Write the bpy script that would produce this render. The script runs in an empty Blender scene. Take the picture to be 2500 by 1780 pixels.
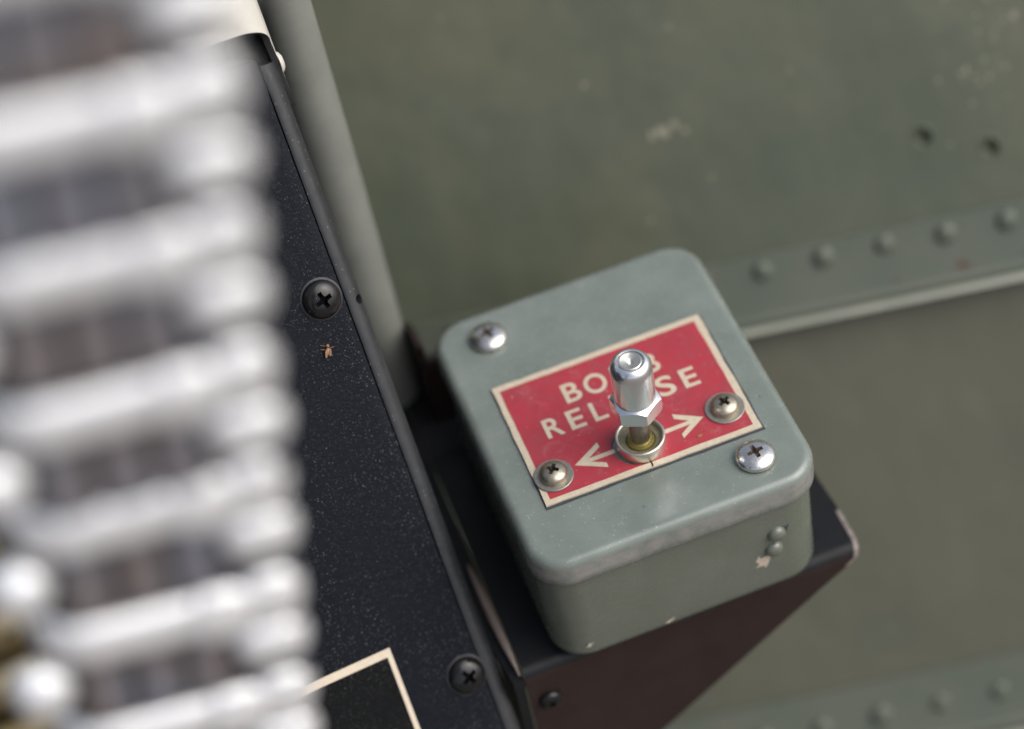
import bpy, bmesh, math, random
from mathutils import Vector, Matrix, noise
from mathutils.geometry import tessellate_polygon

random.seed(7)
MM = 0.001
sc = bpy.context.scene
col = sc.collection

# ------------------------------------------------------------------ camera
CAM_POS = Vector((-77.75, -312.07, 381.20))
CAM_RIGHT = Vector((0.93352629, -0.32850453, -0.14357384))
CAM_FWD = Vector((0.11635133, 0.65641031, -0.74537767))
cam_d = bpy.data.cameras.new('camera')
cam = bpy.data.objects.new('camera', cam_d); col.objects.link(cam)
_up = CAM_RIGHT.cross(CAM_FWD)
m = Matrix((CAM_RIGHT, _up, -CAM_FWD)).transposed().to_4x4()
m.translation = CAM_POS * MM
cam.matrix_world = m
cam_d.sensor_width = 36.0
cam_d.lens = 79.5465
cam_d.clip_start = 0.01; cam_d.clip_end = 500
cam_d.dof.use_dof = True
cam_d.dof.focus_distance = 0.478
cam_d.dof.aperture_fstop = 5.3
sc.camera = cam

# ------------------------------------------------------------------ sky and sun (bright overcast)
SUN_EL, SUN_AZ = math.radians(48), math.radians(122)      # azimuth clockwise from +Y
w = bpy.data.worlds.new('World'); sc.world = w; w.use_nodes = True
nt = w.node_tree; nt.nodes.clear()
sky = nt.nodes.new('ShaderNodeTexSky'); sky.sky_type = 'NISHITA'
sky.sun_disc = False; sky.sun_elevation = SUN_EL; sky.sun_rotation = SUN_AZ
sky.air_density = 1.0; sky.dust_density = 4.0; sky.ozone_density = 1.0
hs = nt.nodes.new('ShaderNodeHueSaturation'); hs.inputs['Saturation'].default_value = 0.6
bg = nt.nodes.new('ShaderNodeBackground'); bg.inputs['Strength'].default_value = 0.12
out = nt.nodes.new('ShaderNodeOutputWorld')
nt.links.new(sky.outputs[0], hs.inputs['Color']); nt.links.new(hs.outputs[0], bg.inputs[0])
nt.links.new(bg.outputs[0], out.inputs[0])
sd = bpy.data.lights.new('sun', 'SUN'); sd.energy = 1.5; sd.angle = math.radians(65); sd.color = (1, 0.975, 0.94)
sun = bpy.data.objects.new('sun', sd); col.objects.link(sun)
_dir = Vector((math.sin(SUN_AZ)*math.cos(SUN_EL), math.cos(SUN_AZ)*math.cos(SUN_EL), math.sin(SUN_EL)))
sun.rotation_euler = _dir.to_track_quat('Z', 'Y').to_euler()

sc.view_settings.view_transform = 'Standard'; sc.view_settings.look = 'None'
sc.view_settings.gamma = 1.0; sc.view_settings.use_curve_mapping = False
sc.view_settings.exposure = 0.5
sc.render.engine = 'CYCLES'
sc.cycles.use_denoising = True
sc.cycles.max_bounces = 8

# ------------------------------------------------------------------ helpers
class Frame:
    """a local frame: origin (mm) and three axes"""
    def __init__(s, o, x, y, z):
        s.o, s.x, s.y, s.z = Vector(o), Vector(x).normalized(), Vector(y).normalized(), Vector(z).normalized()
    def p(s, a, b, c=0.0):
        return s.o + s.x*a + s.y*b + s.z*c
    def matrix(s, a=0, b=0, c=0, spin=0.0):
        m = Matrix((s.x, s.y, s.z)).transposed().to_4x4()
        m = m @ Matrix.Rotation(spin, 4, 'Z')
        m.translation = s.p(a, b, c)*MM
        return m

def make_mesh(name, verts, faces, smooth=40):
    me = bpy.data.meshes.new(name)
    me.from_pydata([tuple(Vector(v)*MM) for v in verts], [], faces)
    bm = bmesh.new(); bm.from_mesh(me)
    bmesh.ops.remove_doubles(bm, verts=bm.verts, dist=1e-7)
    bmesh.ops.recalc_face_normals(bm, faces=bm.faces)
    bm.to_mesh(me); bm.free()
    if smooth:
        for p in me.polygons: p.use_smooth = True
        me.set_sharp_from_angle(angle=math.radians(smooth))
    return me

def link(name, me, mat=None, parent=None, mw=None):
    o = bpy.data.objects.new(name, me); col.objects.link(o)
    if mat and me and not me.materials: me.materials.append(mat)
    if mw is not None: o.matrix_world = mw
    if parent:
        bpy.context.view_layer.update()
        o.parent = parent
        o.matrix_parent_inverse = parent.matrix_world.inverted()
    return o

def obj(name, verts, faces, mat, parent=None, smooth=40):
    return link(name, make_mesh(name, verts, faces, smooth), mat, parent)

def thing(name, label, cat, loc, group=None):
    o = bpy.data.objects.new(name, None); col.objects.link(o)
    o.empty_display_size = 0.005
    o.location = Vector(loc)*MM
    o['label'] = label; o['category'] = cat
    if group: o['group'] = group
    bpy.context.view_layer.update()
    return o

def tag(o, label, cat, group=None):
    o['label'] = label; o['category'] = cat
    if group: o['group'] = group
    return o

def loft(rings, cap0=True, cap1=True, closed=True):
    """rings of equal length -> verts, faces"""
    V = [v for r in rings for v in r]; n = len(rings[0]); F = []
    for i in range(len(rings)-1):
        for j in range(n if closed else n-1):
            k = (j+1) % n
            F.append((i*n+j, i*n+k, (i+1)*n+k, (i+1)*n+j))
    if cap0: F.append(tuple(reversed(range(n))))
    if cap1: F.append(tuple(range((len(rings)-1)*n, len(rings)*n)))
    return V, F

def lathe(profile, n=48):
    rings = []
    for r, z in profile:
        rings.append([(max(r, 1e-4)*math.cos(2*math.pi*j/n), max(r, 1e-4)*math.sin(2*math.pi*j/n), z) for j in range(n)])
    return loft(rings)

def round_rect(x0, x1, y0, y1, r, z, seg=10, jit=0.0):
    pts = []
    for cx, cy, a0 in ((x1-r, y1-r, 0), (x0+r, y1-r, 90), (x0+r, y0+r, 180), (x1-r, y0+r, 270)):
        for k in range(seg+1):
            a = math.radians(a0+90*k/seg)
            pts.append((cx+r*math.cos(a), cy+r*math.sin(a), z))
    # add points along straight runs so edges can wander slightly
    out = []
    for i, p in enumerate(pts):
        q = pts[(i+1) % len(pts)]
        out.append(p)
        d = math.hypot(q[0]-p[0], q[1]-p[1])
        if d > 12:
            for t in (1, 2, 3, 4, 5): out.append(tuple(p[k]+(q[k]-p[k])*t/6 for k in range(3)))
    return out

def slab(loops, z0, z1):
    """flat plate with holes: loops of (x,y), first is outer"""
    tri = tessellate_polygon([[Vector((x, y, 0)) for x, y in L] for L in loops])
    flat = [p for L in loops for p in L]; n = len(flat)
    V = [(x, y, z1) for x, y in flat]+[(x, y, z0) for x, y in flat]
    F = [tuple(t) for t in tri]+[tuple(n+i for i in reversed(t)) for t in tri]
    b = 0
    for L in loops:
        for i in range(len(L)):
            j = (i+1) % len(L)
            F.append((b+i, b+j, n+b+j, n+b+i))
        b += len(L)
    return V, F

def circle(cx, cy, r, n=48):
    return [(cx+r*math.cos(2*math.pi*k/n), cy+r*math.sin(2*math.pi*k/n)) for k in range(n)]

def boxv(x0, x1, y0, y1, z0, z1):
    V = [(x, y, z) for z in (z0, z1) for y in (y0, y1) for x in (x0, x1)]
    F = [(0, 2, 3, 1), (4, 5, 7, 6), (0, 1, 5, 4), (2, 6, 7, 3), (0, 4, 6, 2), (1, 3, 7, 5)]
    return V, F

def boolean(me_a, cutters, smooth=40):
    """subtract cutter meshes from me_a, return a new mesh"""
    a = bpy.data.objects.new('tmp', me_a); col.objects.link(a)
    tmp = []
    for c in cutters:
        o = bpy.data.objects.new('tmpc', c); col.objects.link(o); tmp.append(o)
        md = a.modifiers.new('b', 'BOOLEAN'); md.operation = 'DIFFERENCE'; md.solver = 'EXACT'; md.object = o
    dg = bpy.context.evaluated_depsgraph_get(); dg.update()
    me = bpy.data.meshes.new_from_object(a.evaluated_get(dg))
    me.materials.clear()
    for o in [a]+tmp: bpy.data.objects.remove(o)
    for p in me.polygons: p.use_smooth = True
    me.set_sharp_from_angle(angle=math.radians(smooth))
    return me

# ------------------------------------------------------------------ materials
def mat_base(name, color, rough=0.5, metal=0.0, spec=0.5):
    m = bpy.data.materials.new(name); m.use_nodes = True
    b = m.node_tree.nodes['Principled BSDF']
    b.inputs['Base Color'].default_value = (*color, 1)
    b.inputs['Roughness'].default_value = rough
    b.inputs['Metallic'].default_value = metal
    b.inputs['Specular IOR Level'].default_value = spec
    return m, m.node_tree, b

def N(nt, t, **kw):
    n = nt.nodes.new(t)
    for k, v in kw.items():
        if k in n.inputs.keys(): n.inputs[k].default_value = v
        else: setattr(n, k, v)
    return n

def coords(nt):
    # world-position coordinates in millimetres, so grain has the same size on every part
    g = N(nt, 'ShaderNodeNewGeometry'); v = N(nt, 'ShaderNodeVectorMath', operation='SCALE')
    v.inputs['Scale'].default_value = 1000.0
    nt.links.new(g.outputs['Position'], v.inputs[0]); return v.outputs[0]

def noise_tex(nt, co, scale, detail=4, rough=0.55, dist=0.0):
    n = N(nt, 'ShaderNodeTexNoise', Scale=scale, Detail=detail, Roughness=rough, Distortion=dist)
    nt.links.new(co, n.inputs['Vector']); return n.outputs['Fac']

def ramp(nt, fac, p0, p1, c0=(0, 0, 0), c1=(1, 1, 1)):
    r = N(nt, 'ShaderNodeValToRGB')
    r.color_ramp.elements[0].position = p0; r.color_ramp.elements[1].position = p1
    r.color_ramp.elements[0].color = (*c0, 1); r.color_ramp.elements[1].color = (*c1, 1)
    nt.links.new(fac, r.inputs[0]); return r.outputs[0]

def mix(nt, fac, a, b):
    x = N(nt, 'ShaderNodeMix', data_type='RGBA')
    if isinstance(fac, float): x.inputs[0].default_value = fac
    else: nt.links.new(fac, x.inputs[0])
    for s, i in ((a, 6), (b, 7)):
        if isinstance(s, tuple): x.inputs[i].default_value = (*s, 1)
        else: nt.links.new(s, x.inputs[i])
    return x.outputs[2]

def mul(nt, a, b):
    x = N(nt, 'ShaderNodeMath', operation='MULTIPLY')
    for s, i in ((a, 0), (b, 1)):
        if isinstance(s, (float, int)): x.inputs[i].default_value = s
        else: nt.links.new(s, x.inputs[i])
    return x.outputs[0]

def add(nt, a, b):
    x = N(nt, 'ShaderNodeMath', operation='ADD')
    nt.links.new(a, x.inputs[0]); nt.links.new(b, x.inputs[1]); return x.outputs[0]

def specks(nt, co, cell, size, keep):
    """small scattered grains: one per voronoi cell, only a share of the cells kept"""
    v = N(nt, 'ShaderNodeTexVoronoi', Scale=1.0/cell, Randomness=1.0)
    nt.links.new(co, v.inputs['Vector'])
    d = ramp(nt, v.outputs['Distance'], size*0.55, size, (1, 1, 1), (0, 0, 0))
    s = N(nt, 'ShaderNodeSeparateColor'); nt.links.new(v.outputs['Color'], s.inputs[0])
    k = N(nt, 'ShaderNodeMath', operation='LESS_THAN'); nt.links.new(s.outputs[0], k.inputs[0]); k.inputs[1].default_value = keep
    return mul(nt, d, k.outputs[0])

def bump(nt, b, h, strength, dist_mm):
    bp = N(nt, 'ShaderNodeBump', Strength=strength, Distance=dist_mm*MM)
    nt.links.new(h, bp.inputs['Height']); nt.links.new(bp.outputs[0], b.inputs['Normal'])

def mat_box_paint(name, c, c2, dust=1.0, rim=False):
    m, nt, b = mat_base(name, c, 0.42, 0, 0.65)
    co = coords(nt)
    col1 = mix(nt, ramp(nt, noise_tex(nt, co, 0.07, 5, 0.6), 0.35, 0.7), c, c2)
    grime = ramp(nt, noise_tex(nt, co, 0.35, 6, 0.7), 0.56, 0.8)
    col2 = mix(nt, mul(nt, grime, 0.35), col1, (0.13, 0.15, 0.12))
    dk = specks(nt, co, 3.1, 0.1, 0.10)
    col2 = mix(nt, mul(nt, dk, 0.8), col2, (0.05, 0.05, 0.045))
    ds = specks(nt, co, 0.7, 0.17, 0.2)
    ds2 = specks(nt, co, 1.7, 0.07, 0.3)
    col3 = mix(nt, mul(nt, add(nt, ds, ds2), 0.8*dust), col2, (0.62, 0.66, 0.66))
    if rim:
        # band round the rim: paler, pinkish colour broken by noise on the lip
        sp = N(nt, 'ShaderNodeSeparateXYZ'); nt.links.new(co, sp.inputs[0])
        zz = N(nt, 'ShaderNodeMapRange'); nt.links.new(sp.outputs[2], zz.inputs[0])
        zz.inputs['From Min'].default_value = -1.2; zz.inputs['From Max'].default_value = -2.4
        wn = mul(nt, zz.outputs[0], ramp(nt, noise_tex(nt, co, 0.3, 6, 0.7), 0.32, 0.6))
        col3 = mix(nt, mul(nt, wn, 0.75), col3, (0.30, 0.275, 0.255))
    nt.links.new(col3, b.inputs['Base Color'])
    rg = noise_tex(nt, co, 0.25, 5, 0.6)
    nt.links.new(ramp(nt, rg, 0.2, 0.9, (0.20,)*3, (0.36,)*3), b.inputs['Roughness'])
    bump(nt, b, add(nt, noise_tex(nt, co, 1.6, 3), mul(nt, ds2, 0.8)), 0.25, 0.06)
    return m

M = {}
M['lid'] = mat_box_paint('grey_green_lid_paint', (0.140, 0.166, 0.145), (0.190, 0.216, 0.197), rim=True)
M['body'] = mat_box_paint('grey_green_body_paint', (0.116, 0.130, 0.102), (0.136, 0.148, 0.120), 0.25)

def mat_wrinkle(name, base, dust, spec=0.2):
    m, nt, b = mat_base(name, base, 0.48, 0, spec)
    co = coords(nt)
    wr = N(nt, 'ShaderNodeTexVoronoi', feature='SMOOTH_F1', Scale=1.7, Smoothness=0.5, Randomness=1.0)
    nt.links.new(co, wr.inputs['Vector'])
    h = add(nt, wr.outputs['Distance'], mul(nt, noise_tex(nt, co, 2.6, 4, 0.6), 0.8))
    patch = ramp(nt, noise_tex(nt, co, 0.05, 4, 0.6), 0.3, 0.72)
    d1 = specks(nt, co, 0.42, 0.36, 0.34)
    d2 = specks(nt, co, 0.7, 0.22, 0.30)
    d3 = specks(nt, co, 3.4, 0.034, 0.45)
    fac = add(nt, mul(nt, add(nt, mul(nt, d1, 0.22), mul(nt, d2, 0.48)), patch), mul(nt, d3, 0.75))
    film = mul(nt, ramp(nt, noise_tex(nt, co, 1.1, 6, 0.75), 0.45, 0.75), 0.05)
    c0 = mix(nt, film, base, (0.08, 0.095, 0.12))
    c = mix(nt, mul(nt, fac, dust), c0, (0.42, 0.40, 0.38))
    red = specks(nt, co, 17.0, 0.018, 0.3)
    c = mix(nt, red, c, (0.35, 0.05, 0.03))
    nt.links.new(c, b.inputs['Base Color'])
    nt.links.new(ramp(nt, patch, 0, 1, (0.42,)*3, (0.6,)*3), b.inputs['Roughness'])
    bump(nt, b, h, 0.4, 0.12)
    return m
M['panel'] = mat_wrinkle('black_wrinkle_paint', (0.0036, 0.0050, 0.0088), 0.9, 0.12)
M['placard'] = mat_wrinkle('black_placard_face', (0.0045, 0.0048, 0.0052), 0.9, 0.09)

def mat_simple(name, color, rough, metal=0, spec=0.5, c2=None, nscale=0.3, bscale=None, bstr=0.2, bdist=0.05, speck=None):
    m, nt, b = mat_base(name, color, rough, metal, spec)
    co = coords(nt)
    c2 = c2 or tuple(x*0.75 for x in color)
    c = mix(nt, ramp(nt, noise_tex(nt, co, nscale, 6, 0.65), 0.32, 0.72), color, c2)
    if speck:
        c = mix(nt, mul(nt, specks(nt, co, speck[0], speck[1], speck[2]), speck[3]), c, speck[4])
    nt.links.new(c, b.inputs['Base Color'])
    nt.links.new(ramp(nt, noise_tex(nt, co, nscale*2.3, 4), 0.3, 0.75, (max(rough-0.08, 0.03),)*3, (min(rough+0.1, 1),)*3), b.inputs['Roughness'])
    if bscale: bump(nt, b, noise_tex(nt, co, bscale, 4), bstr, bdist)
    return m

M['frame'] = mat_simple('satin_black_frame_paint', (0.026, 0.028, 0.031), 0.48, 0, 0.4, c2=(0.016, 0.017, 0.019), nscale=0.25, bscale=1.5, bstr=0.25, bdist=0.1, speck=(0.9, 0.2, 0.25, 0.35, (0.35, 0.34, 0.32)))
M['steel'] = mat_simple('bright_screw_steel', (0.74, 0.72, 0.69), 0.26, 1.0, c2=(0.60, 0.57, 0.53), nscale=0.9, bscale=2.0, bstr=0.06)
M['aged_steel'] = mat_simple('yellowed_screw_steel', (0.50, 0.45, 0.35), 0.38, 1.0, c2=(0.38, 0.33, 0.25), nscale=1.2, bscale=3, bstr=0.12)
M['washer'] = mat_simple('dull_zinc_washer', (0.40, 0.385, 0.34), 0.5, 0.9, c2=(0.28, 0.27, 0.23), nscale=1.5, bscale=4, bstr=0.2)
M['recess'] = mat_simple('dirt_in_recess', (0.06, 0.045, 0.03), 0.8, 0)
M['recess_tan'] = mat_simple('grimy_recess', (0.20, 0.16, 0.12), 0.5, 0.5)
M['chrome'], _nt, _b = mat_base('polished_aluminium_cap', (0.88, 0.89, 0.91), 0.27, 1.0)
M['shaft'] = mat_simple('worn_lever_steel', (0.40, 0.36, 0.31), 0.42, 1.0, c2=(0.24, 0.21, 0.18), nscale=0.9, bscale=2.5, bstr=0.3)
M['bushing'] = mat_simple('nickel_bushing', (0.74, 0.72, 0.66), 0.36, 1.0, c2=(0.64, 0.61, 0.54), nscale=0.9)
M['grease'] = mat_simple('yellow_brass_collar', (0.42, 0.36, 0.12), 0.35, 0.6, c2=(0.28, 0.24, 0.09), nscale=0.9, bscale=2, bstr=0.3)
M['grime'] = mat_simple('olive_grime', (0.13, 0.12, 0.065), 0.5, 0.1, c2=(0.22, 0.20, 0.13), nscale=1.2, bscale=3, bstr=0.4)
M['black_screw'] = mat_simple('black_oxide_screw', (0.007, 0.0075, 0.009), 0.2, 0.0, 0.38, c2=(0.013, 0.012, 0.011), nscale=0.8, bscale=2.5, bstr=0.12, speck=(1.1, 0.12, 0.2, 0.5, (0.3, 0.28, 0.26)))
M['bracket'] = mat_simple('charcoal_bracket_paint', (0.009, 0.010, 0.012), 0.40, 0, 0.2, c2=(0.014, 0.014, 0.015), nscale=0.15, bscale=1.6, bstr=0.12, speck=(2.2, 0.1, 0.2, 0.3, (0.25, 0.24, 0.23)))
M['gusset'] = mat_simple('brown_black_bracket_paint', (0.022, 0.0125, 0.0115), 0.42, 0, 0.28, c2=(0.029, 0.018, 0.0165), nscale=0.1, bscale=1.6, bstr=0.12)
M['worn_light'] = mat_simple('worn_bare_corner', (0.34, 0.30, 0.27), 0.45, 0.3, 0.4, c2=(0.12, 0.09, 0.08), nscale=0.35)
M['worn'] = mat_simple('worn_bare_edge', (0.24, 0.20, 0.175), 0.5, 0.0, 0.4, c2=(0.20, 0.16, 0.14), nscale=0.3)
M['chip'] = mat_simple('exposed_primer', (0.55, 0.46, 0.38), 0.6, 0.0, c2=(0.42, 0.33, 0.26), nscale=0.8)
M['cream'] = mat_simple('cream_cover_paint', (0.54, 0.52, 0.46), 0.38, 0, 0.5, c2=(0.47, 0.45, 0.39), nscale=0.2, bscale=1.8, bstr=0.1, speck=(2.4, 0.08, 0.12, 0.5, (0.2, 0.15, 0.1)))
M['cover_edge'] = mat_simple('black_cut_edge', (0.020, 0.020, 0.021), 0.6, 0, 0.4, speck=(0.8, 0.14, 0.25, 0.4, (0.3, 0.3, 0.3)))
M['tube'] = mat_simple('grey_green_tube_paint', (0.190, 0.196, 0.175), 0.5, 0, 0.4, c2=(0.150, 0.154, 0.140), nscale=0.12, bscale=1.4, bstr=0.1, speck=(1.7, 0.11, 0.3, 0.4, (0.14, 0.14, 0.12)))
M['chute'] = mat_simple('bright_chute_steel', (0.95, 0.95, 0.96), 0.38, 0.6, c2=(0.90, 0.90, 0.91), nscale=0.12)
M['chute_web'] = mat_simple('shaded_chute_web', (0.05, 0.06, 0.09), 0.5, 0.2, c2=(0.07, 0.06, 0.055), nscale=0.16)  # shade in the gaps between straps put into this dark blue
M['chute_tongue'] = mat_simple('grey_chute_tongue', (0.20, 0.215, 0.26), 0.4, 0.5, c2=(0.20, 0.15, 0.12), nscale=0.12)  # tongue colour darkened as well, for the shade between straps
M['brass'] = mat_simple('tarnished_brass', (0.30, 0.24, 0.12), 0.45, 0.7, c2=(0.18, 0.14, 0.08), nscale=0.2)
M['tray'] = mat_simple('black_tray', (0.010, 0.009, 0.008), 0.8, 0, 0.2)
M['border'] = mat_simple('cream_placard_border', (0.66, 0.57, 0.45), 0.5, 0, 0.4, c2=(0.58, 0.49, 0.38), nscale=0.5)
M['letter'] = mat_simple('aged_cream_print', (0.56, 0.49, 0.37), 0.5, 0, 0.4, c2=(0.46, 0.39, 0.29), nscale=1.1, bscale=3, bstr=0.2, speck=(0.55, 0.16, 0.16, 0.6, (0.20, 0.17, 0.13)))
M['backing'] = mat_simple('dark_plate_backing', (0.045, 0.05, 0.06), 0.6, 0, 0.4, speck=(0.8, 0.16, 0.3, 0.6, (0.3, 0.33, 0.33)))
M['black'] = mat_simple('black_crack', (0.006, 0.006, 0.006), 0.9, 0, 0.1)
M['insect'] = mat_simple('dried_insect_shell', (0.15, 0.07, 0.035), 0.45, 0, 0.5, c2=(0.30, 0.18, 0.11), nscale=1.3)

def mat_red():
    m, nt, b = mat_base('faded_red_print', (0.55, 0.035, 0.06), 0.42, 0, 0.45)
    co = coords(nt)
    c = mix(nt, ramp(nt, noise_tex(nt, co, 0.12, 5, 0.65), 0.32, 0.7), (0.39, 0.029, 0.044), (0.30, 0.034, 0.046))
    c = mix(nt, mul(nt, ramp(nt, noise_tex(nt, co, 0.45, 7, 0.8), 0.45, 0.72), 0.6), c, (0.26, 0.065, 0.075))
    c = mix(nt, mul(nt, ramp(nt, noise_tex(nt, co, 0.25, 7, 0.8, 0.5), 0.54, 0.74), 0.4), c, (0.60, 0.20, 0.21))
    c = mix(nt, mul(nt, add(nt, specks(nt, co, 0.8, 0.16, 0.14), specks(nt, co, 2.0, 0.12, 0.25)), 0.55), c, (0.72, 0.45, 0.44))
    c = mix(nt, mul(nt, specks(nt, co, 2.6, 0.10, 0.20), 0.85), c, (0.05, 0.02, 0.02))
    nt.links.new(c, b.inputs['Base Color'])
    nt.links.new(ramp(nt, noise_tex(nt, co, 0.5, 5), 0.3, 0.8, (0.36,)*3, (0.55,)*3), b.inputs['Roughness'])
    bump(nt, b, noise_tex(nt, co, 2.2, 4), 0.2, 0.05)
    return m
M['red'] = mat_red()

def mat_wall(name, ca, cb, cd):
    m, nt, b = mat_base(name, ca, 0.5, 0, 0.4)
    co = coords(nt)
    c = mix(nt, ramp(nt, noise_tex(nt, co, 0.009, 5, 0.6, 0.6), 0.38, 0.62), ca, cb)
    c = mix(nt, mul(nt, ramp(nt, noise_tex(nt, co, 0.03, 6, 0.7), 0.48, 0.7), 0.6), c, cd)
    # brushed-on streaks running down the sheet
    mp = N(nt, 'ShaderNodeMapping'); mp.inputs['Scale'].default_value = (0.10, 0.02, 0.012)
    nt.links.new(co, mp.inputs[0])
    c = mix(nt, mul(nt, ramp(nt, noise_tex(nt, mp.outputs[0], 1.0, 5, 0.65), 0.5, 0.75), 0.15), c, tuple(x*1.3 for x in cb))
    c = mix(nt, mul(nt, specks(nt, co, 22, 0.08, 0.25), 0.3), c, (0.15, 0.09, 0.06))
    c = mix(nt, mul(nt, specks(nt, co, 9, 0.12, 0.3), 0.5), c, tuple(x*1.9 for x in cb))
    nt.links.new(c, b.inputs['Base Color'])
    nt.links.new(ramp(nt, noise_tex(nt, co, 0.04, 5), 0.3, 0.75, (0.38,)*3, (0.6,)*3), b.inputs['Roughness'])
    bump(nt, b, noise_tex(nt, co, 0.018, 3), 0.5, 4.0)
    return m
M['wall'] = mat_wall('green_hull_paint', (0.066, 0.077, 0.052), (0.092, 0.095, 0.061), (0.050, 0.064, 0.046))
M['wall_low'] = mat_wall('olive_brown_hull_paint', (0.076, 0.077, 0.054), (0.090, 0.087, 0.060), (0.062, 0.071, 0.053))
M['wall_chip'] = mat_simple('thin_worn_hull_paint', (0.21, 0.20, 0.145), 0.5, 0, 0.4, c2=(0.17, 0.17, 0.12), nscale=0.1)
M['rail'] = mat_simple('green_rail_paint', (0.070, 0.086, 0.064), 0.42, 0, 0.45, c2=(0.092, 0.097, 0.075), nscale=0.05, speck=(14, 0.14, 0.2, 0.35, (0.17, 0.10, 0.065)))
M['rust'] = mat_simple('rust_brown', (0.11, 0.065, 0.045), 0.8, 0, 0.2, nscale=0.4)
M['rail_edge'] = mat_simple('lit_rail_edge', (0.36, 0.36, 0.30), 0.4, 0, 0.5, c2=(0.24, 0.26, 0.21), nscale=0.03)  # highlight along the rail edge put into this pale colour
M['ground'] = mat_simple('grey_brown_floor', (0.17, 0.145, 0.125), 0.8, 0, 0.3, nscale=0.004)

# ------------------------------------------------------------------ setting: ground, hull wall
V, F = boxv(-60000, 60000, -60000, 60000, -920, -900)
g = obj('ground', V, F, M['ground'], smooth=0); g['kind'] = 'structure'

RD = Vector((0.9817, -0.1903, 0.0)).normalized()
UPC = Vector((0.340, 0.680, 0.650))
WD = (UPC*math.cos(math.radians(13)) - CAM_FWD*math.sin(math.radians(13)))
WD = (WD - RD*WD.dot(RD)).normalized()
WALL = Frame((85.43, 64.98, -52.83), RD, WD, RD.cross(WD))

DIMPLES = ((20.9, 26.8), (37.7, 20.5))
loops = [[(-330, -8), (250, -8), (250, 165), (-330, 165)]]+[circle(x, y, 2.3, 32) for x, y in DIMPLES]
V, F = slab(loops, -1.6, 0)
wall = obj('hull_wall', [WALL.p(*v) for v in V], F, M['wall'], smooth=0)
wall['kind'] = 'structure'
V, F = slab([[(-330, -330), (250, -330), (250, -8.3), (-330, -8.3)]], -1.6, 0)
obj('lower_skin', [WALL.p(*v) for v in V], F, M['wall_low'], wall, smooth=0)
for x, y in DIMPLES:
    V, F = lathe([(2.3, -0.05), (2.0, -0.9), (1.2, -1.9), (0.3, -2.3)], 32)
    F = F[:-2]+[F[-1]]
    obj('dimple', [WALL.p(x+a, y+b, c) for a, b, c in V], F, M['wall'], wall)
    V, F = lathe([(2.31, 0.02), (2.75, 0.22), (3.1, 0.02)], 32)
    obj('dimple_rim', [WALL.p(x+a, y+b, c) for a, b, c in V], F[:-2], M['wall'], wall)

def blob(cx, cy, r, n=9):
    return [(cx+r*random.uniform(.5, 1.2)*math.cos(2*math.pi*k/n), cy+r*random.uniform(.5, 1.2)*math.sin(2*math.pi*k/n)) for k in range(n)]
chips = [(-44.5, 42.0, 1.9), (-41.5, 43.4, 1.5), (-47.5, 41.6, 1.3), (-39, 41.2, .9), (-62, 58, .9), (49, 53, 1.2), (-52, 20, .7)]
chips += [(random.gauss(41, 7), random.gauss(46, 9), random.uniform(.3, .75)) for _ in range(34)]
for cx, cy, r in chips:
    V, F = slab([blob(cx, cy, r)], 0.01, 0.06)
    obj('paint_chip', [WALL.p(*v) for v in V], F, M['wall_chip'], wall, smooth=0)

def rivet_mesh(r, h):
    return make_mesh('rivet', *lathe([(r, 0), (r*0.98, h*0.25), (r*0.86, h*0.6), (r*0.6, h*0.88), (r*0.3, h*0.985), (0, h)], 24), smooth=60)

def rail(label, y_top, y_leg, leg_h, riv_y, riv_x0, nriv, pitch, x0, x1):
    t = thing('stiffener_rail', label, 'rail', WALL.p((x0+x1)/2, y_top, 0.05), 'riveted rails on the hull wall')
    # angle section: flange lying on the sheet, rounded bend, leg standing up with a rolled lip
    prof = [(y_top, 0.05), (y_top, 1.05), (y_top-0.25, 1.35)]
    prof += [(y_leg+3.2, 1.35)]
    for k in range(1, 6):
        a = math.radians(18*k); prof.append((y_leg+3.2-2.2*math.sin(a), 1.35+2.2*(1-math.cos(a))))
    prof += [(y_leg+1.0, leg_h), (y_leg-0.5, leg_h)]
    prof += [(y_leg-0.5, 3.2)]
    for k in range(0, 6):
        a = math.radians(90-18*k); prof.append((y_leg+3.2-3.7*math.sin(a), 0.05+3.7*(1-math.cos(a))))
    rings = [[WALL.p(x, a, b) for a, b in prof] for x in [x0+(x1-x0)*k/14 for k in range(15)]]
    V, F = loft(rings)
    obj('flange', V, F, M['rail'], t, smooth=35)
    V, F = boxv(x0, x1, y_leg-0.52, y_leg+1.02, leg_h-0.5, leg_h+0.06)
    obj('lit_lip', [WALL.p(*v) for v in V], F, M['rail_edge'], t, smooth=0)  # pale strip painting the light caught by the leg's edge
    rms = [rivet_mesh(2.6+0.25*q, 1.2+0.25*q) for q in range(3)]
    for k in range(nriv):
        link('rivet', random.choice(rms), M['rail'], t, WALL.matrix(riv_x0+pitch*k, riv_y+random.uniform(-.25, .25), 1.33))
    return t
r1 = rail('green riveted angle rail running behind the grey-green control box', 5.7, -13.2, 7.5, 1.3, -26-16.2*6, 12, 16.2, -210, 120)
for cx, cy, r in ((25.5, -8.2, 1.4), (27.3, -8.6, 0.9), (44, -8.6, 1.9), (8, -8.5, 0.8)):
    V, F = slab([blob(cx, cy, r)], 1.37, 1.42)
    obj('rust_patch', [WALL.p(*v) for v in V], F, M['rust'], r1, smooth=0)
rail('green riveted rail along the bottom right corner of the wall', -117, -138, 7.0, -127, -32.3-16.5*4, 9, 16.5, -210, 120)

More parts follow.
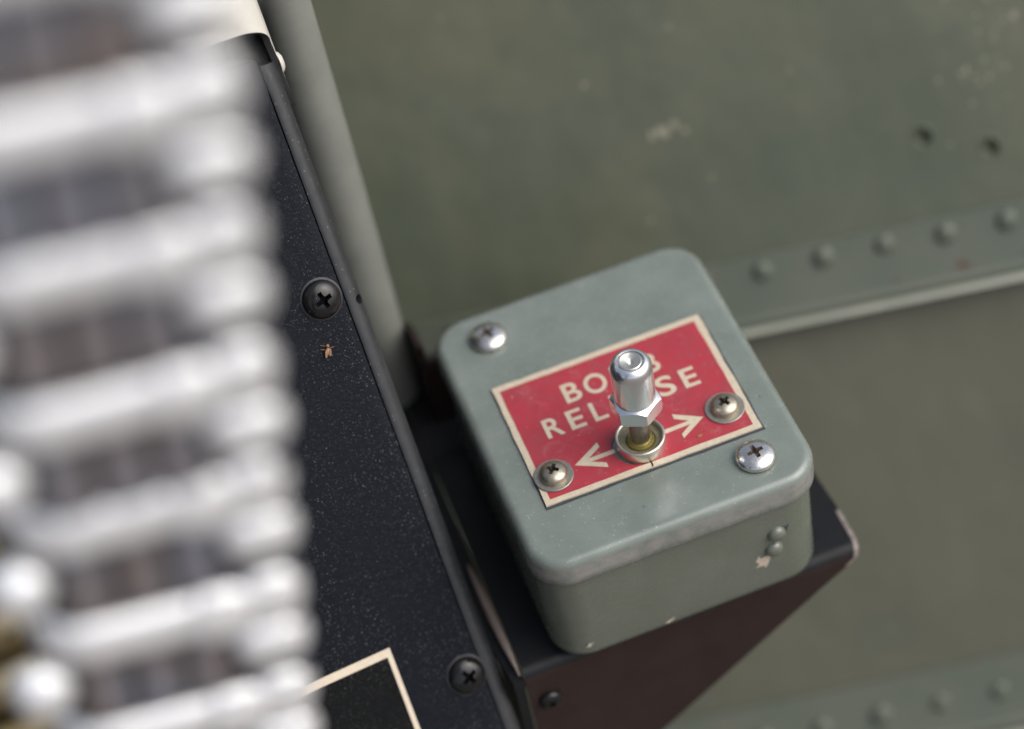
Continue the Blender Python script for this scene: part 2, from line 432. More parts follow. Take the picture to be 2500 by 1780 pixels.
# ------------------------------------------------------------------ screw heads
def cross_cutter(top, L, wd, depth, taper=0.5):
    out = []
    for ax in (0, 1):
        V = []
        for z, s in ((top+0.4, 1.06), (top-depth, taper)):
            a, b = L/2*s, wd/2*(0.75+0.25*s)
            for x, y in ((-a, -b), (a, -b), (a, b), (-a, b)):
                V.append((x, y, z) if ax == 0 else (-y, x, z))
        F = [(0, 1, 2, 3), (7, 6, 5, 4), (0, 4, 5, 1), (1, 5, 6, 2), (2, 6, 7, 3), (3, 7, 4, 0)]
        out.append(make_mesh('cut', V, F, 0))
    # centre well with rounded flanks
    out.append(make_mesh('cut', *lathe([(0.2, top-depth*1.05), (wd*0.72, top-depth*0.7), (wd*0.98, top+0.4)], 20), 0))
    return out

def dome(r, h, flat=0.35, skirt=0.3):
    # a dome: rise h above a short skirt
    p = [(r*0.9, 0), (r*0.985, 0.04), (r, skirt*0.5), (r*0.995, skirt)]
    for k in range(1, 13):
        a = math.radians(90*k/12)
        p.append((r*math.cos(a)**0.92 if k < 12 else 0, skirt+h*math.sin(a)))
    return p

def screw_mesh(name, r, h, skirt, L, wd, depth):
    a = make_mesh(name, *lathe(dome(r, h, skirt=skirt), 64), smooth=0)
    me = boolean(a, cross_cutter(skirt+h, L, wd, depth), smooth=32)
    for p in me.polygons:
        c = p.center/MM; rr = math.hypot(c.x, c.y)
        zd = skirt+h*math.sqrt(max(0, 1-(rr/r)**2))
        p.material_index = 1 if (rr < L*0.62 and c.z < zd-0.14) else 0
    return me

def two(me, a, b):
    if not me.materials:
        me.materials.append(M[a]); me.materials.append(M[b])
    return me
LID_SCREW = screw_mesh('truss_screw', 4.35, 1.75, 0.45, 4.0, 0.95, 1.7)
PLATE_SCREW = screw_mesh('pan_screw', 3.15, 1.6, 0.8, 3.2, 0.9, 1.7)
PANEL_SCREW = screw_mesh('black_screw', 4.25, 2.0, 0.45, 4.2, 1.0, 1.9)
SMALL_SCREW = screw_mesh('small_screw', 2.7, 1.5, 0.5, 2.6, 0.7, 1.2)

# ------------------------------------------------------------------ control box
BOXF = Frame((0, 0, 0), (1, 0, 0), (0, 1, 0), (0, 0, 1))
X0, X1, Y0, Y1 = -33.0, 32.6, -34.2, 42.8
box = thing('control_box', 'grey-green metal switch box with red BOMB RELEASE plate on a black bracket', 'control box', (-0.2, 4.3, -38.6))

def wob(v, a=0.12):
    q = Vector(v)*0.05
    return (v[0]+a*noise.noise(q), v[1]+a*noise.noise(q+Vector((9, 3, 1))), v[2]+a*0.6*noise.noise(q+Vector((2, 7, 5))))

rings = []
def ring(inset, z, r):
    return [wob(p) for p in round_rect(X0+inset, X1-inset, Y0+inset, Y1-inset, max(r-inset, 0.6), z)]
R0 = 8.5
rings.append(ring(0.9, -7.35, R0)); rings.append(ring(0.15, -7.4, R0)); rings.append(ring(0.0, -7.2, R0)); rings.append(ring(0.0, -5.2, R0))
rings.append(ring(0.02, -2.2, R0))
for k in range(1, 9):
    a = math.radians(90*k/8); rings.append(ring(2.2*(1-math.cos(a)), -2.2+2.2*math.sin(a), R0))
rings.append(ring(3.1, 0.0, R0+1)); rings.append(ring(9, -0.02, R0+6))
V, F = loft(rings, True, True)
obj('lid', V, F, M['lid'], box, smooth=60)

rings = []
def bring(inset, z, r):
    return [wob(p, 0.1) for p in round_rect(X0+1.0+inset, X1-1.0-inset, Y0+1.0+inset, Y1-1.0-inset, max(r-inset, 0.8), z)]
rings.append(bring(9.0, -38.6, R0+4)); rings.append(bring(5.2, -38.58, R0+2))
for k in range(0, 8):
    a = math.radians(90*k/7); rings.append(bring(4.6*(1-math.sin(a)), -38.5+4.6*(1-math.cos(a)), R0))
rings.append(bring(0, -20, R0)); rings.append(bring(0, -6.0, R0))
V, F = loft(rings, True, True)
body = obj('body', V, F, M['body'], box, smooth=60)

FRONT = Frame((0, -33.15, 0), (1, 0, 0), (0, 0, 1), (0, -1, 0))
rm = rivet_mesh(2.1, 1.6)
for x, z in ((20.6, -17.2), (19.7, -22.2)):
    link('rivet', rm, M['body'], body, FRONT.matrix(x, z, 0.0))
for cx, cz, pts in ((17.2, -26.2, ((-2.2, 1.6), (-1.2, 3.6), (-0.9, 2.2), (0.4, 2.4), (2.3, 2.6), (1.6, 0.9), (0.8, -1.2), (0.2, -2.0), (-0.3, -0.9), (-2.4, -0.7), (-1.2, 0.2))),
                    (-24.9, -32.0, ((-1.1, -0.5), (-0.3, 0.2), (-0.1, 1.0), (0.2, 0.3), (1.2, 0.6), (0.5, -0.2), (0.2, -0.7), (-0.4, -0.5))),
                    (-6.0, -34.2, ((-1.3, -0.6), (-0.6, 0.2), (0.4, 0.4), (1.5, 0.9), (0.7, -0.1), (-0.2, -0.6))),
                    (22.9, -16.4, ((-1.1, 0.9), (0.2, 0.5), (0.8, 0.9), (0.3, -0.6), (0.0, -1.4), (-0.4, -0.2)))):
    V, F = slab([[(cx+a*0.9, cz+b*0.9) for a, b in pts]], 0.02, 0.10)
    obj('paint_chip', [FRONT.p(*v) for v in V], F, M['chip'] if cx < 22 else M['backing'], body, smooth=0)

def washer_mesh(ri, ro, h):
    return make_mesh('washer', *lathe([(ri, 0.0), (ro-0.12, 0.0), (ro, 0.1), (ro, h-0.12), (ro-0.12, h), (ri, h)], 48), smooth=40)
LIDW = washer_mesh(1.5, 4.2, 0.45); PLW = washer_mesh(1.0, 4.4, 0.42)
for x, y, sp in ((-20.6, 33.2, 0.35), (20.4, -25.2, 0.12)):
    t = link('lid_screw', two(LID_SCREW, 'steel', 'recess_tan'), None, box, BOXF.matrix(x, y, 0.42, sp))
    link('washer', LIDW, M['shaft'], t, BOXF.matrix(x, y, 0.0))
for x, y, sp in ((-20.75, -11.2, 0.95), (19.65, -10.1, 0.55)):
    t = link('plate_screw', two(PLATE_SCREW, 'aged_steel', 'recess'), None, box, BOXF.matrix(x, y, 1.0, sp))
    link('washer', PLW, M['washer'], t, BOXF.matrix(x, y, 0.68))

# name plate
PH = 36.4
def wander(p0, p1, n, amp, seed):
    out = []
    for k in range(n):
        t = k/n; x = p0[0]+(p1[0]-p0[0])*t; y = p0[1]+(p1[1]-p0[1])*t
        a = amp*noise.noise(Vector((x*0.22+seed, y*0.22, seed)))*(1 if k else 0)
        dx, dy = p1[0]-p0[0], p1[1]-p0[1]; L = math.hypot(dx, dy)
        out.append((x-dy/L*a, y+dx/L*a))
    return out
def rect_loop(x0, x1, y0, y1, amp, seed, n=14):
    return wander((x0, y0), (x1, y0), n, amp, seed)+wander((x1, y0), (x1, y1), n, amp, seed+3)+wander((x1, y1), (x0, y1), n, amp, seed+6)+wander((x0, y1), (x0, y0), n, amp, seed+9)
HOLE = (-0.8, -10.75, 6.0)
V, F = slab([rect_loop(-25, 25, -PH/2, PH/2, 0.22, 1.3), circle(*HOLE)], 0.22, 0.62)
plate = obj('name_plate', V, F, M['letter'], box, smooth=0)
plate['label'] = 'red plate lettered BOMB RELEASE with two arrows'
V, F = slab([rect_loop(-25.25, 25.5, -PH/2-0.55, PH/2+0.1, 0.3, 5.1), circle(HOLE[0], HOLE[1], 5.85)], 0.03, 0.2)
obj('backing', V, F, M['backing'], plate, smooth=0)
V, F = slab([rect_loop(-23.6, 23.45, -16.8, 16.65, 0.14, 2.2), circle(HOLE[0], HOLE[1], 6.0)], 0.60, 0.66)
obj('red_field', V, F, M['red'], plate, smooth=0)

def glyph(ch, x0, x1, y0, y1):
    cu = bpy.data.curves.new('t', 'FONT'); cu.body = ch; cu.size = 1.0; cu.offset = 0.018; cu.fill_mode = 'FRONT'
    cu.resolution_u = 6
    o = bpy.data.objects.new('t', cu); col.objects.link(o)
    dg = bpy.context.evaluated_depsgraph_get(); dg.update()
    me = bpy.data.meshes.new_from_object(o.evaluated_get(dg)); bpy.data.objects.remove(o)
    xs = [v.co.x for v in me.vertices]; ys = [v.co.y for v in me.vertices]
    a, b, c, d = min(xs), max(xs), min(ys), max(ys)
    for v in me.vertices:
        v.co = ((x0+(v.co.x-a)/(b-a)*(x1-x0))*MM, (y0+(v.co.y-c)/(d-c)*(y1-y0))*MM, 0.72*MM)
    me.materials.clear()
    return link('letter', me, M['letter'], plate)
for ch, x0, x1 in (('B', -10.95, -7.0), ('O', -5.95, -0.75), ('M', 0.9, 6.2), ('B', 7.85, 11.75)):
    e = 0.1 if ch == 'O' else 0
    glyph(ch, x0, x1, 6.5-e, 12.2+e)
for ch, x0, x1 in (('R', -18.2, -14.1), ('E', -12.6, -9.05), ('L', -7.1, -3.85), ('E', -2.2, 1.3), ('A', 2.3, 7.1), ('S', 8.4, 12.5), ('E', 14.35, 17.95)):
    e = 0.1 if ch == 'S' else 0
    glyph(ch, x0, x1, -1.1-e, 4.5+e)
ARL = [(-15.56, -10.45), (-9.04, -6.62), (-8.95, -8.02), (-12.25, -9.98), (-6.36, -9.98), (-6.36, -11.06), (-12.1, -11.06), (-9.05, -12.72), (-9.12, -14.08)]
ARR = [(14.55, -10.2), (8.65, -6.5), (8.6, -7.9), (11.3, -9.75), (5.36, -9.85), (5.36, -10.95), (11.3, -10.8), (8.57, -12.6), (8.54, -13.85)]
for A in (ARL, ARR):
    V, F = slab([A], 0.67, 0.72)
    obj('arrow', V, F, M['letter'], plate, smooth=0)
V, F = slab([[(-0.62, -16.3), (-0.3, -16.2), (-0.1, -17.2), (-0.28, -18.1), (-0.52, -18.1), (-0.42, -17.1)]], 0.63, 0.74)
obj('crack', V, F, M['black'], plate, smooth=0)
V, F = slab([[(11.2, -14.9), (11.9, -14.6), (12.5, -14.75), (12.0, -15.05), (11.4, -15.15)]], 0.70, 0.95)
obj('fleck', V, F, M['grease'], plate, smooth=0)

# toggle switch
TX, TY = -0.4, -11.2
_bp = [(4.6, -1.0), (5.45, -0.9), (5.5, 3.1), (5.44, 3.42), (5.25, 3.58), (5.0, 3.56), (4.82, 3.4), (4.76, 3.1), (4.7, 1.2)]
V, F = lathe(_bp, 64)
sw = link('toggle_switch', make_mesh('toggle_switch', [(TX+a, TY+b, c) for a, b, c in V], F[:-2], 50), M['bushing'], box)
def lathe_at(name, prof, mat, n=56, sm=50, o=(TX, TY, 0), tilt=None, rotz=0):
    V, F = lathe(prof, n)
    me = make_mesh(name, V, F, sm)
    m = Matrix.Translation(Vector(o)*MM) @ (tilt or Matrix.Identity(4)) @ Matrix.Rotation(rotz, 4, 'Z')
    return link(name, me, mat, sw, m)
lathe_at('well_floor', [(4.74, 1.0), (4.74, 2.35), (3.6, 2.2), (3.3, 2.1), (3.2, 1.5), (0, 1.5)], M['grime'])
lathe_at('collar', [(2.95, 1.2), (3.0, 2.3), (2.8, 2.6), (2.6, 2.5), (2.5, 2.35), (2.42, 2.75), (2.3, 2.9), (0, 2.9)], M['grease'])
TILT = Matrix.Rotation(math.radians(0.9), 4, 'Y')
lathe_at('lever', [(1.9, 0.2), (1.95, 1.2), (2.1, 2.2), (2.2, 4.0), (2.2, 12.8)], M['shaft'], 40, tilt=TILT)
# hexagonal base of the cap with chamfered corners
hexv = make_mesh('hex_base', *lathe([(5.55, 12.3), (5.62, 12.4), (5.62, 16.4), (5.62, 16.6)], 6), smooth=20)
zt = []
cone = make_mesh('c', *lathe([(9, 14.2), (9, 20), (4.4, 20), (4.4, 16.9), (4.85, 16.55), (5.75, 15.75)], 64), smooth=0)
# keep the body below the chamfer cone: intersect with a lathe
keep = make_mesh('k', *lathe([(0, 11), (4.9, 12.2), (5.25, 12.42), (5.8, 12.85), (5.8, 15.6), (4.75, 16.35), (4.5, 16.5), (0, 16.5)], 96), smooth=0)
a = bpy.data.objects.new('tmp', hexv); b_ = bpy.data.objects.new('tmpb', keep); col.objects.link(a); col.objects.link(b_)
md = a.modifiers.new('b', 'BOOLEAN'); md.operation = 'INTERSECT'; md.solver = 'EXACT'; md.object = b_
dg = bpy.context.evaluated_depsgraph_get(); dg.update()
hm = bpy.data.meshes.new_from_object(a.evaluated_get(dg)); hm.materials.clear()
bpy.data.objects.remove(a); bpy.data.objects.remove(b_)
for p in hm.polygons: p.use_smooth = True
hm.set_sharp_from_angle(angle=math.radians(18))
link('hex_base', hm, M['chrome'], sw, Matrix.Translation(Vector((TX, TY, 0))*MM) @ TILT @ Matrix.Rotation(math.radians(-26), 4, 'Z'))
cap = [(4.0, 16.0), (4.42, 16.3), (4.45, 17.5), (4.55, 25.0), (4.5, 25.9), (4.25, 26.9), (3.8, 27.6), (3.3, 27.95), (3.05, 28.05), (2.9, 28.0), (2.82, 27.8), (2.8, 27.0), (0, 27.0)]
lathe_at('cap', cap, M['chrome'], 64, 45, tilt=TILT)
lathe_at('cap_insert', [(2.55, 26.9), (2.55, 27.85), (2.45, 28.0), (2.25, 28.05), (2.1, 27.95), (1.7, 27.8), (1.0, 27.62), (0.45, 27.4), (0.15, 27.0), (0, 26.95)], M['bushing'], 48, 60, tilt=TILT)

# ------------------------------------------------------------------ bracket under the box
br = thing('mounting_bracket', 'black bent sheet metal bracket carrying the grey-green box', 'bracket', (0, 0, -40.4))
BT = -38.8
prof = []          # (y, z, x_right)
for y in (36, 20, 5, -8): prof.append((y, BT, 41.0))
prof.append((-18, BT, 41.6)); prof.append((-27.0, BT, 41.6))
for k in range(1, 9):
    a = math.radians(90*k/8); prof.append((-27.0-3.0*math.sin(a), BT-3.0*(1-math.cos(a)), 41.5-1.2*(k/8)**2))
def xr(z): return 39.4-(-42.4-z)*1.303
prof.append((-30.0, -43.6, 38.4))
for z in (-48, -56, -66, -80, -95): prof.append((-30.0, z, xr(z)))
TH = 1.6
V, F = [], []
nx = 10
for side in (0, 1):
    for i, (y, z, xrr) in enumerate(prof):
        p0 = prof[max(i-1, 0)]; p1 = prof[min(i+1, len(prof)-1)]
        ty, tz = p1[0]-p0[0], p1[1]-p0[1]; L = math.hypot(ty, tz); ny, nz_ = -tz/L, ty/L
        if ny > 0.3 or nz_ < -0.3: ny, nz_ = ny, nz_
        # inward normal points down and back
        s = TH*side
        yy, zz = (y+abs(ny)*s, z-abs(nz_)*s)
        for k in range(nx+1):
            V.append((-40.2+(xrr+40.2)*k/nx, yy, zz))
n1 = len(prof)*(nx+1)
for i in range(len(prof)-1):
    for k in range(nx):
        a = i*(nx+1)+k
        F.append((a, a+1, a+nx+2, a+nx+1)); F.append((n1+a, n1+a+nx+1, n1+a+nx+2, n1+a+1))
    for k in (0, nx):
        a = i*(nx+1)+k; F.append((a, a+nx+1, n1+a+nx+1, n1+a))
for i in (0, len(prof)-1):
    for k in range(nx):
        a = i*(nx+1)+k; F.append((a, a+1, n1+a+1, n1+a))
sheet = obj('bent_sheet', V, F, M['bracket'], br, smooth=35)
sheet.data.materials.append(M['gusset'])
for p in sheet.data.polygons:
    if p.center.z < -40.6*MM: p.material_index = 1
for p in sheet.data.polygons:
    if p.normal.x > 0.6 and -47*MM < p.center.z < -36*MM and p.center.y < -20*MM: p.material_index = 2
sheet.data.materials.append(M['worn'])
rings = []
for (y, z, xrr) in prof[4:15]:
    i = prof.index((y, z, xrr)); a_, b_ = prof[i-1], prof[i+1]
    ty, tz = b_[0]-a_[0], b_[1]-a_[1]; L = math.hypot(ty, tz); ny, nz_ = tz/L, -ty/L
    wv = 0.9+0.5*noise.noise(Vector((y*0.4, z*0.4, 3)))
    rings.append([(xrr-wv, y+ny*0.04, z+nz_*0.04), (xrr+0.08, y+ny*0.04, z+nz_*0.04), (xrr+0.08, y-ny*1.2, z-nz_*1.2), (xrr-wv, y-ny*0.1, z-nz_*0.1)])
V, F = loft(rings)
obj('worn_corner', V, F, M['worn_light'], br, smooth=30)
V, F = slab([[(-43.0, -29.6), (-40.4, -29.6), (-40.4, 72), (-55.0, 72)]], -44, -41.0)
obj('side_flange_filler', V, F, M['bracket'], br, smooth=0)  # flange run back as filler, added to keep the crevice dark
V, F = boxv(-42.9, -40.6, -29.4, -10, -112, -44.1)
obj('side_web', V, F, M['bracket'], br, smooth=0)
V, F = boxv(-40.2, 6, 36.2, 72, -42.5, -40.5)
obj('shade_arm', V, F, M['bracket'], br, smooth=0)  # arm added behind the box to darken the gap beside it
V, F = slab([[(-35.3, -40.4), (-35.3, -24), (-32, -19.5), (-28, -18.5), (4, -18.5), (4, -40.4)]], 0, 1.6)
obj('shade_upright', [(a, 51.6-c, b) for a, b, c in V], F, M['gusset'], br, smooth=0)  # upright added to block light from the lower tube
V, F = slab([[(51.8, -40.4), (51.8, -15), (58, -15), (70, -24), (70, -40.4)]], 0, 1.4)
obj('shade_cheek', [(-34.7+c, a, b) for a, b, c in V], F, M['gusset'], br, smooth=0)  # cheek plate added to cut light reaching the tube from the right
# worn strip along its left edge, against the console
pts = []
for k in range(9):
    t = k/8; pts.append((4.6-33.8*t, 0.2+0.95*math.sin(math.pi*min(t*1.05, 1))**0.7))
rings = []
for y, hw in pts:
    cx = -42.0+0.9*(4.6-y)/33.8
    rings.append([(cx+hw*math.cos(2*math.pi*j/14), y, -39.3+1.0*math.sin(2*math.pi*j/14)*min(1, hw)) for j in range(14)])
V, F = loft(rings)
obj('worn_edge_strip', V, F, M['worn'], br, smooth=60)
link('bracket_screw', two(SMALL_SCREW, 'black_screw', 'black'), None, br, Frame((-35.7, -30.0, -50.9), (1, 0, 0), (0, 0, 1), (0, -1, 0)).matrix(spin=0.4))

# ------------------------------------------------------------------ console with black wrinkle panel
CON = Frame((-48.153, -32.858, -51.5225), (0.990815, 0.121458, -0.059439), (-0.020157, 0.567323, 0.823248), (0.133711, -0.814489, 0.564561))
PL = -72.0                                   # left edge of the panel
con = thing('console', 'black wrinkle-painted equipment console with two black cross-head screws', 'console', CON.p(-34, -15, -45))
# housing: extruded profile (v, n); the flange on the right carries a rounded edge
prof = [(PL-1.5, -92), (PL-1.5, -0.2), (PL-0.2, -0.2), (PL-0.2, -1.35), (0.28, -1.35), (0.42, -0.22), (0.62, -0.12), (1.15, -0.10)]
for k in range(0, 9):
    a = math.radians(90*k/8); prof.append((1.4+2.9*math.sin(a), -3.0+2.9*math.cos(a)))
prof += [(4.35, -12), (4.35, -92)]
us = [-22+(157.3+22)*k/20 for k in range(21)]
rings = [[CON.p(v+0.10*noise.noise(Vector((u*0.03, v, 4))), u, n) for v, n in prof] for u in us]
V, F = loft(rings)
hm = make_mesh('housing', V, F, 0)
HF = Frame(CON.p(3.0, 103.6, -1.2), CON.x*0.7+CON.z*-0.7, CON.y, CON.x*0.7+CON.z*0.7)
cv, cf = lathe([(1.05, -5), (1.05, 4)], 24)
hole = make_mesh('cut', [HF.p(*q) for q in cv], cf, 0)
hm = boolean(hm, [hole], 35)
link('housing', hm, M['frame'], con)
# panel face plate with softly rounded edges
out_ = []
def panel_ring(ins, n):
    return [CON.p(x, y, n) for x, y, _ in round_rect(PL+ins, 0.16-ins, -20+ins, 159.1-ins, 1.0, 0, 4)]
V, F = loft([panel_ring(0, -1.25), panel_ring(0, -0.3), panel_ring(0.1, -0.08), panel_ring(0.3, 0.0), panel_ring(3, 0.0)])
pan = obj('face_panel', V, F, M['panel'], con, smooth=40)
for v, u, sp in ((-4.62, 106.9, 0.25), (-3.58, 15.6, 0.5)):
    t = link('panel_screw', two(PANEL_SCREW, 'black_screw', 'black'), None, con, CON.matrix(v, u, 0.05, sp))
    link('washer', make_mesh('washer', *lathe([(3.5, 0), (4.65, 0), (4.7, 0.1), (4.5, 0.22), (3.5, 0.22)], 48), 40), M['frame'], t, CON.matrix(v, u, 0.02))
# placard with a cream border line
px1, py1 = -17.6, 29.0
V, F = slab([[(-66, -19), (px1, -19), (px1, py1), (-66, py1)]], 0.03, 0.28)
plc = obj('placard', [CON.p(*q) for q in V], F, M['placard'], con, smooth=0)
plc['label'] = 'black placard with a cream border line'
V, F = slab([[(-66, -19), (px1, -19), (px1, py1), (-66, py1)], [(-64.2, -17.2), (px1-1.15, -17.2), (px1-1.15, py1-1.9), (-64.2, py1-1.9)]], 0.29, 0.36)
obj('border_line', [CON.p(*q) for q in V], F, M['border'], plc, smooth=0)
# black boxes added so the opening under the cream cover looks dark
V, F = boxv(PL, 3.9, 150, 240, -91, -45)
obj('dark_void_fill', [CON.p(*q) for q in V], F, M['tray'], con, smooth=0)
for a in ((2.9, 4.0, 150, 240, -44.8, -3.3), (PL, 2.6, 171, 240, -44.8, -1.0)):
    V, F = boxv(*a)
    obj('dark_void_wall', [CON.p(*q) for q in V], F, M['tray'], con, smooth=0)

# ------------------------------------------------------------------ cream cover above the console
cov = thing('cream_cover', 'cream painted bent metal cover over the top end of the console', 'cover', CON.p(-30, 165, -5))
path = [(PL, 2.6, 165.3), (-40, 2.6, 165.3), (-20, 2.6, 165.2), (-8, 2.6, 165.1), (-3.2, 2.6, 165.0)]
for k in range(1, 10):
    a = math.radians(90*k/9); path.append((-2.8+7.4*math.sin(a), 2.6-3.6*(1-math.cos(a)), 165.0-3.5*(k/9)**2))
path += [(5.0, -2.0, 157.0), (5.25, -2.9, 152.5), (5.4, -3.6, 147.6), (5.45, -4.2, 147.0)]
TH = 1.4
V, F, E_ = [], [], []
uu = [0, 0.02, 0.2, 0.5, 1.0]
n_ = len(path)
for side in (0, 1):
    for i, (v, n, u0) in enumerate(path):
        a_, b_ = path[max(i-1, 0)], path[min(i+1, n_-1)]
        tv, tn = b_[0]-a_[0], b_[1]-a_[1]; L = math.hypot(tv, tn)
        iv, in_ = tn/L, -tv/L                   # inward normal
        for t in uu:
            V.append(CON.p(v+iv*TH*side, u0+(250-u0)*t, n+in_*TH*side))
m_ = len(uu); tot = n_*m_
for i in range(n_-1):
    for k in range(m_-1):
        a = i*m_+k
        F.append((a, a+m_, a+m_+1, a+1)); F.append((tot+a, tot+a+1, tot+a+m_+1, tot+a+m_)); E_.append(len(F)-1)
    a = i*m_; F.append((a, a+m_, tot+a+m_, tot+a)); E_.append(len(F)-1)
    a = i*m_+m_-1; F.append((a, a+m_, tot+a+m_, tot+a))
for i in (0, n_-1):
    for k in range(m_-1):
        a = i*m_+k; F.append((a, a+1, tot+a+1, tot+a)); E_.append(len(F)-1)
me = bpy.data.meshes.new('sheet'); me.from_pydata([tuple(q*MM) for q in V], [], F)
me.materials.append(M['cream']); me.materials.append(M['cover_edge'])
for i in E_: me.polygons[i].material_index = 1  # inner faces take the edge black, so the opening stays dark
bm = bmesh.new(); bm.from_mesh(me); bmesh.ops.recalc_face_normals(bm, faces=bm.faces); bm.to_mesh(me); bm.free()
for p in me.polygons: p.use_smooth = True
me.set_sharp_from_angle(angle=math.radians(40))
link('sheet', me, None, cov)
link('rivet', rivet_mesh(2.4, 1.2), M['cream'], cov, Frame(CON.p(5.1, 156.5, -4.0), CON.y, CON.z, CON.x).matrix())

# ------------------------------------------------------------------ tube between console and hull
pts = [Vector((-41.2, 92.0, 148)), Vector((-40.19, 81.1, 73.24)), Vector((-40.3, 73.8, 21)), Vector((-40.9, 66.2, -31.25)), Vector((-41.2, 60.6, -66)), Vector((-41.2, 54, -120)), Vector((-41.2, 50, -150))]
rings = []
for i, p in enumerate(pts):
    d = (pts[min(i+1, len(pts)-1)]-pts[max(i-1, 0)]).normalized()
    ex = d.cross(Vector((0, 1, 0))).normalized(); ey = d.cross(ex)
    rings.append([p+(ex*math.cos(2*math.pi*j/40)+ey*math.sin(2*math.pi*j/40))*5.9 for j in range(40)])
V, F = loft(rings)
tube = tag(obj('tube', V, F, M['tube'], smooth=50), 'grey-green painted metal tube running down beside the black console', 'tube')

# ------------------------------------------------------------------ flexible feed chute in the foreground
ax = Vector((-0.147, 0, -1)).normalized(); ay = Vector((-0.989, 0, 0.1454)).normalized()
CH = Frame((-67.0, -115, 216.6), ay, ax, (0, -1, 0))     # x: to the left across the chute, y: down along it, z: toward the camera
chute = thing('feed_chute', 'out-of-focus silver flexible metal feed chute hanging in the foreground', 'feed chute', CH.p(18, 150, 0))
PITCH = 22.4
def pad(name, x0, x1, y0, y1, z, h, curl0=0.0, curl1=0.0, r=None, nx=18, ny=10, tilt=0.26):
    """a pressed strip: domed across, ends rounded in plan and curled back"""
    V, F = [], []
    L, Wd = x1-x0, y1-y0
    r = r or Wd*0.5
    for i in range(nx+1):
        t = i/nx; x = x0+L*t
        de = min(x-x0, x1-x)
        hw = Wd/2*(math.sqrt(max(0.0, 1-(1-de/r)**2)) if de < r else 1.0)
        hw = max(hw, 0.05)
        drop = curl0*max(0, 1-(x-x0)/(L*0.3))**2+curl1*max(0, 1-(x1-x)/(L*0.3))**2
        for j in range(ny+1):
            s = -1+2*j/ny
            V.append((x, (y0+y1)/2+hw*s, z-drop+tilt*hw*s+h*math.sqrt(max(0, 1-s*s))*(hw/(Wd/2))**0.6))
    for i in range(nx):
        for j in range(ny):
            a = i*(ny+1)+j; F.append((a, a+1, a+ny+2, a+ny+1))
    n = len(V); V += [(x, y, z2-0.8) for x, y, z2 in V]
    F += [tuple(n+k for k in reversed(f)) for f in F]
    for i in range(nx):
        for j in (0, ny):
            a = i*(ny+1)+j; F.append((a, a+ny+1, n+a+ny+1, n+a))
    for j in range(ny):
        for i in (0, nx):
            a = i*(ny+1)+j; F.append((a, a+1, n+a+1, n+a))
    return make_mesh(name, V, F, 50)
bar_m = pad('link', 11.0, 36.5, -3.0, 3.4, -0.6, 0.8, 0.0, 5.0, r=3.0)
mid_m = pad('strap_step', 6.2, 15.0, -3.9, 4.0, 0.1, 0.8, 0.2, 0.4, r=2.4)
end_m = pad('strap_end', -1.4, 7.4, -4.6, 3.2, -0.3, 0.8, 1.2, 0.3, r=3.0)
lugR_m = pad('side_lug', -1.8, 9.0, 6.9, 13.3, -0.6, 0.9, 1.0, 1.2, r=3.0)
lugL_m = pad('side_lug', 32.0, 41.0, 7.0, 15.2, -3.2, 2.4, 0.8, 2.2, r=4.0)
web_m = make_mesh('web', *boxv(1.5, 36, 2.0, 24.3, -7.4, -6.4), 0)
def finger(x0, x1):
    # pressed tongue rising from under one strap to the face of the next
    pr = [(3.6, -5.6), (6.5, -5.2), (9.5, -4.2), (12.5, -2.8), (15.5, -1.5), (18.2, -0.8)]
    rings = [[(x, y, z), (x, y, z-0.8)] for x in (0,) for y, z in pr]
    V = [(x, y, z-d) for y, z in pr for x, d in ((x0, 0), (x1, 0), (x1, 0.8), (x0, 0.8))]
    R_ = [V[i:i+4] for i in range(0, len(V), 4)]
    return make_mesh('tongue', *loft(R_), 35)
tongues = [finger(9.8, 15.4), finger(17.0, 22.8), finger(24.6, 30.4)]
side_m = make_mesh('side_wall', *boxv(-0.4, 0.8, -4.6, 19.4, -12, -1.2), 0)
for k in range(-2, 8):
    mw = CH.matrix(0, PITCH*k+(0.8*k-2.4 if k > 3 else 0), random.uniform(-0.5, 0.5), random.uniform(-0.03, 0.03))
    lk = link('link', bar_m, M['chute'], chute, mw)
    link('strap_step', mid_m, M['chute'], lk, mw); link('strap_end', end_m, M['chute'], lk, mw)
    link('side_lug', lugR_m, M['chute'], lk, mw)
    link('side_lug', lugL_m, M['chute'], lk, mw)
    link('web', web_m, M['chute_web'], lk, mw)
    for tm in tongues: link('tongue', tm, M['chute_tongue'], lk, mw)
    link('side_wall', side_m, M['chute_web'], lk, mw)

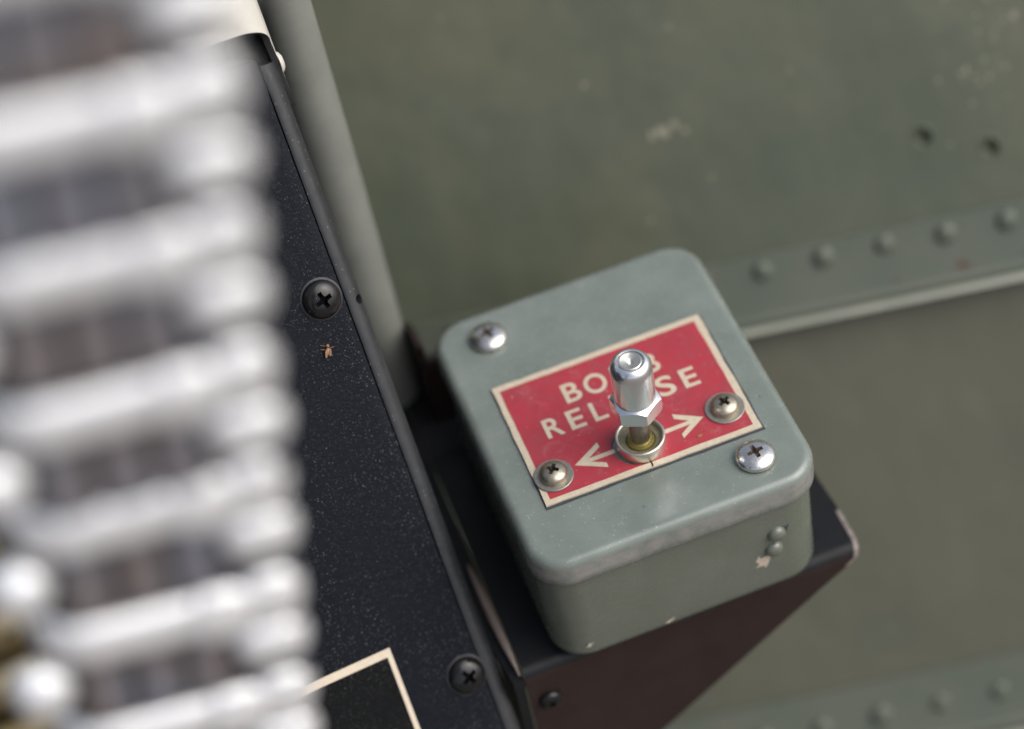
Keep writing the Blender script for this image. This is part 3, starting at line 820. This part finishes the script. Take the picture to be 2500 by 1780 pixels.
# ------------------------------------------------------------------ brass cartridges in a black tray left of the console
V, F = boxv(-190, -80, 0, 150, 2, 71)
tag(obj('ammunition_tray', [CON.p(*q) for q in V], F, M['tray'], smooth=0), 'dark tray surface at the left edge behind the silver chute', 'tray')
cart = [(0, 0), (4.4, 0), (4.7, 0.3), (4.7, 1.1), (3.9, 1.4), (3.9, 2.2), (4.65, 3.0), (4.3, 34), (4.1, 36), (3.1, 39), (3.0, 44), (2.9, 50), (2.2, 57), (0.6, 62), (0, 62.5)]
cm = make_mesh('cartridge', *lathe(cart, 28), smooth=40)
CF = lambda u: Frame(CON.p(-86.5, u, 75.9), CON.y, CON.z, -CON.x)
for u, w_ in ((105, 'uppermost'), (89.3, 'second from the top'), (79.6, 'third from the top'), (69.2, 'lowest')):
    tag(link('cartridge', cm, M['brass'], None, CF(u).matrix()), 'blurred brass cartridge by the left picture edge, %s' % w_, 'cartridge', 'brass cartridges in the tray')

# ------------------------------------------------------------------ small dried insect on the panel
ins = thing('dried_insect', 'tiny brown dried insect lying on the black panel below the screw', 'insect', CON.p(-7.3, 96.0, 0))
IN = Frame(CON.p(-7.3, 96.0, 0.55), CON.x*0.35+CON.y*0.94, CON.x*-0.94+CON.y*0.35, CON.z)
def ell(rx, ry, rz, cx, cy, cz, n=12, m_=8):
    rings = []
    for i in range(m_+1):
        a = math.pi*i/m_
        rings.append([IN.p(cx-rx*math.cos(a), cy+max(ry*math.sin(a), .01)*math.cos(2*math.pi*j/n), cz+max(rz*math.sin(a), .01)*math.sin(2*math.pi*j/n)) for j in range(n)])
    return loft(rings)
obj('abdomen', *ell(0.9, 0.62, 0.5, -0.2, 0, 0), M['insect'], ins)
obj('head', *ell(0.4, 0.4, 0.35, 1.1, 0.05, 0.0), M['insect'], ins)
for s in (-1, 1):
    obj('wing', *ell(0.85, 0.3, 0.08, -0.45-0.2*s, 0.42*s, 0.42), M['insect'], ins)
    for k in ((0.2, 0.9) if s > 0 else (0.6,)):
        V, F = boxv(k-0.05, k+0.05, min(0.3*s, 1.5*s), max(0.3*s, 1.5*s), -0.35, -0.27)
        obj('leg', [IN.p(a+0.25*k*abs(b), b, c) for a, b, c in V], F, M['insect'], ins, smooth=0)
